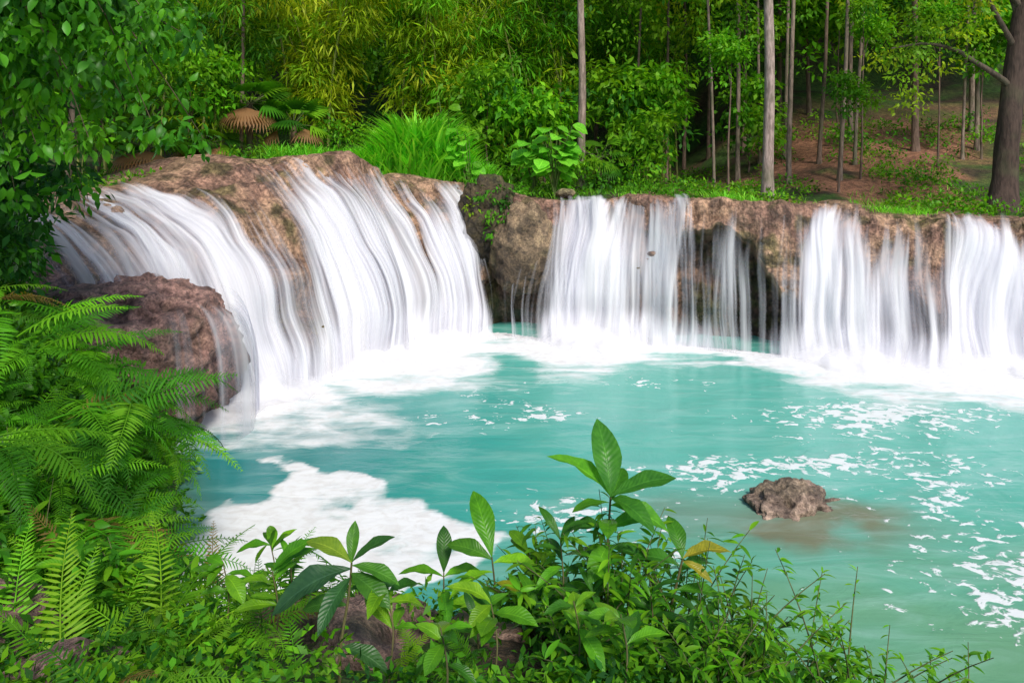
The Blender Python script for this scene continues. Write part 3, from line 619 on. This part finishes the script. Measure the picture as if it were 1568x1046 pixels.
def stemmy(name, x, y, ns, h, spread, leaf, T, pal, per, mat=MFP, z=None, lean=(0, 0)):
    e = empty(name); a = Acc(); l = Acc(); z0 = float(gz(x, y)) if z is None else z
    for i in range(ns):
        th = rng.uniform(0, 2*PI); L = h*rng.uniform(.5, 1.1); s = spread*rng.uniform(.2, 1)
        t = np.linspace(0, 1, 9)[:, None]; p = np.array([x, y, z0])+np.array([rng.normal(0, .06), rng.normal(0, .06), 0])+np.array([0, 0, L])*t+np.array([math.cos(th)*s+lean[0], math.sin(th)*s+lean[1], -.1*L])*t**1.7
        a.tube(p, np.linspace(.007, .002, 9), G(.12, .14, .05), 5)
        m = per; tl = rng.uniform(.2, 1, m); idx = tl*8; i0 = np.minimum(idx.astype(int), 7); pp = p[i0]+(p[i0+1]-p[i0])*(idx-i0)[:, None]
        az = np.arange(m)*2.4+th; d = P3(np.cos(az), np.sin(az), rng.uniform(-.1, .8, m))
        l.inst(T, pp, frames(d, P3(0*az, 0*az, 1.)+rng.normal(0, .25, (m, 3))), leaf*rng.uniform(.6, 1.15, m), pick(pal, m, .15)*rng.uniform(.65, 1.2))
    a.build('stems', MB, e); l.build('leaves', mat, e)
T_LAN = leaf_t(5, .12, .7, .3)
for (x, y, ns, h, sp) in [(.3, 4.75, 22, .95, .5), (.75, 4.6, 22, 1.15, .45), (1.05, 4.35, 24, 1.0, .5), (.55, 4.15, 18, .8, .5), (1.4, 4.4, 20, .8, .45), (.0, 4.9, 16, .65, .4), (-.35, 5.0, 14, .5, .35), (1.2, 3.9, 20, .7, .45), (.95, 3.6, 18, .6, .4), (.3, 3.7, 14, .4, .4), (.1, 4.4, 12, .5, .4), (.85, 4.9, 16, .9, .4), (1.6, 4.1, 16, .6, .4)]:
    stemmy('leafy_shrub', x, y, ns, h, sp, rng.uniform(.09, .15), T_LAN, MIX+BRIGHT[:2], 24)
for (x, y, ns, h, sp) in [(-2.6, 5.2, 14, .8, .5), (-3.0, 4.7, 14, .9, .5), (-2.3, 4.5, 12, .7, .4), (-3.5, 6.8, 16, .9, .5), (-3.2, 5.9, 14, .8, .5), (-3.6, 5.5, 14, 1.1, .5), (-1.7, 4.9, 12, .6, .4), (-1.1, 5.0, 12, .45, .4)]:
    stemmy('leafy_shrub', x, y, ns, h, sp, .16, T_LAN, NEAR+BRIGHT, 18)
for (x, y) in [(1.55, 4.15), (1.75, 4.1), (1.9, 3.9), (1.35, 4.4), (1.1, 3.7), (2.1, 3.9), (1.7, 3.7), (2.2, 3.7), (1.9, 4.2)]:
    stemmy('wispy_plant', x, y, 6, .8, .5, .075, T_LAN, BRIGHT, 28, lean=(.15, 0))

def hero(name, pts, leaves, pal, rad=.012, T=T_L):
    e = empty(name); a = Acc(); l = Acc(); pts = np.array(pts, float); t = np.linspace(0, len(pts)-1, 16); p = smooth_interp(t, np.arange(len(pts)), pts)
    a.tube(p, np.linspace(rad, rad*.5, 16), G(.14, .13, .05), 7)
    for (s, az, el, L, *c) in leaves:
        i = s*15; i0 = min(int(i), 14); b = p[i0]+(p[i0+1]-p[i0])*(i-i0); az = math.radians(az); el = math.radians(el)
        d = np.array([[math.cos(az)*math.cos(el), math.sin(az)*math.cos(el), math.sin(el)]]); n_ = np.array([[-math.cos(az)*math.sin(el), -math.sin(az)*math.sin(el)-.25, math.cos(el)+.1]])
        col = np.array([c[0]]) if c else pick(pal, 1, .15)
        l.inst(T, b[None], frames(d, n_+rng.normal(0, .15, (1, 3))), np.array([[L*rng.uniform(.8, 1.1), L, L*rng.uniform(.6, 1.6)]]), col)
    a.build('stem', MB, e); l.build('leaves', MFV, e)
OR = G(.36, .34, .03)
T_LN = leaf_t(9, .12, 1.0, .3, .1, (-1, -.5, 0, .5, 1), 1.1, .8)
hero('broadleaf_plant', [(.50, 4.4, .9), (.52, 4.4, 1.4), (.56, 4.38, 1.8), (.58, 4.35, 2.16)],
 [(1, 100, 80, .44), (1, 150, 48, .44), (1, 5, 28, .44), (.98, -60, 25, .34), (.96, 60, 35, .32), (.95, 200, 15, .26), (.93, -20, 10, .34), (.85, -100, 25, .3),
  (.8, 20, 20, .28), (.8, 160, 10, .3), (.72, 250, 5, .3), (.7, 0, 5, .36), (.62, 130, 10, .34), (.6, 300, 0, .32), (.5, 190, 5, .36), (.48, 20, 0, .38), (.4, 260, 5, .3), (.35, 330, 0, .34), (.3, 170, 0, .36)], [G(.07, .28, .015), G(.11, .36, .02), G(.05, .2, .02)])
hero('broadleaf_plant', [(.75, 4.3, 1.1), (.9, 4.28, 1.5), (.98, 4.25, 1.85)],
 [(1, 10, 30, .30, OR), (1, 100, 60, .26), (.97, -40, 5, .18, OR), (.9, 170, 30, .28), (.85, 30, 20, .26), (.7, 0, 10, .3), (.6, 200, 10, .3), (.5, -30, 10, .32), (.4, 100, 10, .3)], [G(.08, .3, .02), G(.05, .2, .02)])
for (x, y, z) in [(.28, 4.3, 1.95), (.45, 4.1, 1.75), (.78, 4.15, 1.7), (1.05, 4.1, 1.6), (.15, 4.2, 1.6), (.62, 4.0, 1.5), (1.25, 4.15, 1.45), (.9, 3.9, 1.45), (-.2, 4.1, 1.6), (.35, 3.8, 1.4), (1.4, 3.95, 1.25), (-1.35, 4.5, 1.7)]:
    hero('strap_leaf_shoot', [(x, y, z-.6), (x+.02, y, z-.3), (x, y, z)], [(1-.045*k_, k_*137.5+rng.uniform(-15, 15), 62-5*k_, rng.uniform(.17, .26)) for k_ in range(13)], [G(.05, .20, .015), G(.10, .34, .015), G(.03, .13, .015)], .007, T_LN)
hero('broadleaf_sapling', [(-.83, 3.62, 1.2), (-.84, 3.6, 1.7), (-.79, 3.58, 2.05), (-.77, 3.55, 2.22)],
 [(1, 10, 45, .24), (1, 165, 35, .27, G(.22, .36, .03)), (.97, 95, 75, .2), (.95, -15, 5, .26), (.9, 205, 5, .38, G(.04, .12, .05)), (.85, -40, 0, .28), (.8, 250, 0, .28, G(.04, .14, .04)), (.7, 20, 10, .24), (.6, 180, 10, .24), (.4, -20, 10, .26, G(.05, .15, .04))], [G(.05, .17, .03), G(.08, .25, .02)], .010, T_L)
hero('broadleaf_sapling', [(-.15, 4.4, 1.2), (-.1, 4.4, 1.5), (-.12, 4.4, 1.78)],
 [(1, 120, 62, .42), (.95, 170, 30, .3, G(.08, .25, .02)), (.9, 10, 12, .32), (.8, 200, 10, .28), (.7, 330, 15, .26, G(.34, .36, .02)), (.5, 180, 15, .3)], BRIGHT, .009)
hero('broadleaf_sapling', [(-.42, 4.55, 1.2), (-.42, 4.55, 1.6)],
 [(1, 90, 70, .28), (.9, 20, 20, .28), (.9, 170, 20, .3), (.7, 280, 10, .25)], MIX, .008, T_L)
hero('broadleaf_sapling', [(-.40, 3.25, 1.35), (-.38, 3.25, 1.62)],
 [(1, 105, 65, .24, G(.10, .36, .02)), (.95, 10, 20, .2), (.9, 190, 20, .24), (.8, 300, 5, .2), (.7, 240, 10, .22)], BRIGHT, .007, T_L)
for (x, y) in [(-1.2, 3.7), (-.6, 3.55), (-.1, 3.5), (.3, 3.6), (-1.5, 4.6), (-2.4, 5.2), (-1.0, 4.95), (.1, 4.6), (-2.6, 4.4), (-.3, 3.1), (.5, 3.4), (-.3, 4.9), (-.7, 5.0), (-1.6, 4.1)]:
    z = float(gz(x, y)); hero('broadleaf_sapling', [(x, y, z), (x+.03, y, z+.3), (x, y, z+.5)],
      [(rng.uniform(.5, 1), rng.uniform(0, 360), rng.uniform(5, 60), rng.uniform(.12, .24)) for _ in range(8)], MIX+BRIGHT+YEL[2:], .006, T_L)

ac = Acc()
def grass(ac, x, y, z, h, pal, lean=.35, wid=1.0):
    N = len(x); th = rng.uniform(0, 2*PI, N); d = P3(np.cos(th)*lean*rng.random(N), np.sin(th)*lean*rng.random(N), 1.)
    n_ = P3(np.cos(th), np.sin(th), 0.)*-1+[0, 0, .3]
    L = h*rng.uniform(.5, 1.15, N); ac.inst(T_G, P3(x, y, z), frames(d, n_), np.stack([L*wid, L, L*.8], 1), pick(pal, N, .2))
GR = [G(.22, .68, .05), G(.36, .78, .08), G(.14, .52, .03)]
n = 11000; x = rng.normal(-3.1, 1.5, n).clip(-6.2, -.7)+rng.normal(0, .1, n); y = lipY(x)+rng.uniform(.35, 2.2, n)
hN = 1+.35*fbm(P3(x*1.5, y*1.5), 2, 88)
grass(ac, x, y, gz(x, y, False)-.05+.2*(y-lipY(x) < 1), (.75+1.3*np.exp(-((x+2.7)/1.2)**2))*hN, GR, .45, .95)
ac.build('tall_grass', MF)
ac = Acc()
n = 9000; x = rng.uniform(-12, 20, n); y = lipY(x)+.9+rng.random(n)**1.5*5; kx = fbm(P3(x*.8, y*.8), 3, 77) > -.12; x, y = x[kx], y[kx]
grass(ac, x, y, gz(x, y)-.03, .30, GR+MIX, .7, 1.5)
n = 2000; x = rng.uniform(-12, 20, n); y = lipY(x)+1.0+rng.random(n)**1.5*12; kx = (fbm(P3(x*.5, y*.5), 3, 78) > -.05+.10*(x > 7)); x, y = x[kx], y[kx]
clump(ac, T_S, P3(x, y, gz(x, y)+.15), .35, 24, .12, BRIGHT+MIX, .1)
n = 60; x = rng.uniform(-6, 4, n); y = lipY(x)+rng.uniform(2.4, 4.5, n); clump(ac, T_S, P3(x, y, gz(x, y)+rng.uniform(.2, 1.3, n)), .6, 50, .15, BRIGHT+MIX, .3)
for x in [2.75, 5.0, 5.3, 8.1, 8.4, -3.6, -.9, -.5, -.2, .2, 4.7, 7.9, 8.8, 11.5]:
    m = 90; xx = x+rng.normal(0, .15, m); yy = lipY(xx)+rng.normal(.15, .15, m); grass(ac, xx, yy, np.full(m, float(lipZ(x))-.02), .26, GR, 1.0, 1.8)
ac.build('streamside_grass', MF)
ac = Acc()
cen = np.array([[-.85, 17.6, 3.35], [-.4, 17.3, 3.3], [-.2, 17.1, 3.0], [-.5, 16.95, 2.7], [-.15, 17.0, 2.7], [-.9, 17.2, 2.9], [-.1, 17.5, 3.3], [-.4, 16.95, 2.3], [-1.0, 18.3, 3.5], [.2, 18.0, 3.2], [-.6, 17.0, 3.1]])
clump(ac, T_S, cen, .26, 60, .11, BRIGHT+MIX+YEL[:1], .5); ac.build('hanging_creeper', MF)
def bigleaf(x, y, n_, h, L, pal=BRIGHT):
    z = float(gz(x, y)); e = empty('elephant_ear_plant'); a = Acc(); l = Acc()
    for i in range(n_):
        th = rng.uniform(0, 2*PI); s = rng.uniform(.1, .55); t = np.linspace(0, 1, 8)[:, None]; hh = h*rng.uniform(.45, 1.1)
        p = np.array([x, y, z])+np.array([math.cos(th)*s, math.sin(th)*s, 0])*t**1.5+np.array([0, 0, hh])*t
        a.tube(p, np.linspace(.02, .01, 8), G(.12, .2, .04), 5)
        for k in range(3):
            az = th+rng.uniform(-1, 1); l.inst(T_B, p[-1-k][None], frames(np.array([[math.cos(az), math.sin(az)-.2, .1-.4*rng.random()]]), np.array([[0, -.5, 1.]])+rng.normal(0, .2, (1, 3))), np.array([[L*1.5, L, L]])*rng.uniform(.6, 1.1), pick(pal, 1, .15))
    a.build('stalks', MB, e); l.build('leaves', MFV, e)
BG = [G(.20, .60, .04), G(.14, .48, .03)]
bigleaf(-.7, 19.3, 16, 1.8, .42, BG); bigleaf(-1.1, 19.8, 10, 2.0, .40, BG); bigleaf(1.1, 19.2, 18, 1.8, .5, BG); bigleaf(.6, 19.8, 10, 1.4, .42, BG)
bigleaf(-1.8, 20.3, 8, 2.0, .35)
def palm(x, y, h, L, nf, pal, brown=.3):
    z = float(gz(x, y)); e = empty('fan_palm'); a = Acc(); l = Acc(); a.tube(P3(np.full(6, x), np.full(6, y), z+np.linspace(-.1, h, 6)), .09, G(.12, .08, .05), 8, .2)
    for i in range(nf):
        az = i*2.4; el = rng.uniform(-.5, 1.0); d = np.array([math.cos(az)*math.cos(el), math.sin(az)*math.cos(el), math.sin(el)]); c = np.array([x, y, z+h])+d*.5
        a.tube(np.array([x, y, z+h])+d*np.linspace(0, .5, 4)[:, None], .012, G(.12, .16, .05), 4)
        side = unit(np.cross(d, [0, 0, 1.])); m = 18; an = np.linspace(-1.3, 1.3, m); dd_ = d*np.cos(an)[:, None]+side*np.sin(an)[:, None]+[0, 0, -.12]
        col = G(.36, .20, .09) if (el < -.1 and rng.random() < brown*2.5) else pick(pal, 1, .1)[0]
        l.inst(T_G, np.repeat(c[None], m, 0), frames(dd_, np.repeat(unit(np.cross(side, d))[None], m, 0)), np.stack([np.full(m, L*1.8), np.full(m, L), np.full(m, L)*.7], 1), np.repeat(col[None], m, 0))
    a.build('stem', MB, e); l.build('fronds', MF, e)
palm(-7.3, 20.6, 1.5, .9, 20, MIX, .5); palm(-8.4, 20.2, 1.0, .8, 16, MIX, .4); palm(-6.2, 21, 1.0, .8, 16, MIX, .4); palm(-9.2, 18.6, .8, .8, 16, MIX); palm(2.6, 22, .9, .7, 14, MIX, .2)

# ------------------------------------------------------------------ light, camera
w = bpy.data.worlds.new('World'); scene.world = w; w.use_nodes = True; nt = w.node_tree
bg = nt.nodes['Background']; sk = nt.nodes.new('ShaderNodeTexSky'); sk.sky_type = 'NISHITA'; sk.sun_disc = False
EL, AZ = math.radians(44), math.radians(158)
sk.sun_elevation = EL; sk.sun_rotation = AZ; nt.links.new(sk.outputs[0], bg.inputs[0]); bg.inputs[1].default_value = .14
sd = bpy.data.lights.new('sun', 'SUN'); sd.energy = 3.4; sd.angle = math.radians(12); sd.color = (1, .95, .87)
so = bpy.data.objects.new('sun', sd); scene.collection.objects.link(so)
dv = Vector((math.sin(AZ)*math.cos(EL), math.cos(AZ)*math.cos(EL), math.sin(EL))); so.rotation_euler = dv.to_track_quat('Z', 'Y').to_euler(); so.location = (0, 0, 30)
cd = bpy.data.cameras.new('camera'); co = bpy.data.objects.new('camera', cd); scene.collection.objects.link(co)
co.location = (0, 0, 4.2); co.rotation_euler = (PI/2, 0, 0); cd.lens = 26; cd.sensor_width = 36; cd.shift_y = -.187; cd.clip_end = 600
scene.camera = co
scene.view_settings.view_transform = 'Standard'; scene.view_settings.look = 'None'; scene.view_settings.exposure = 0
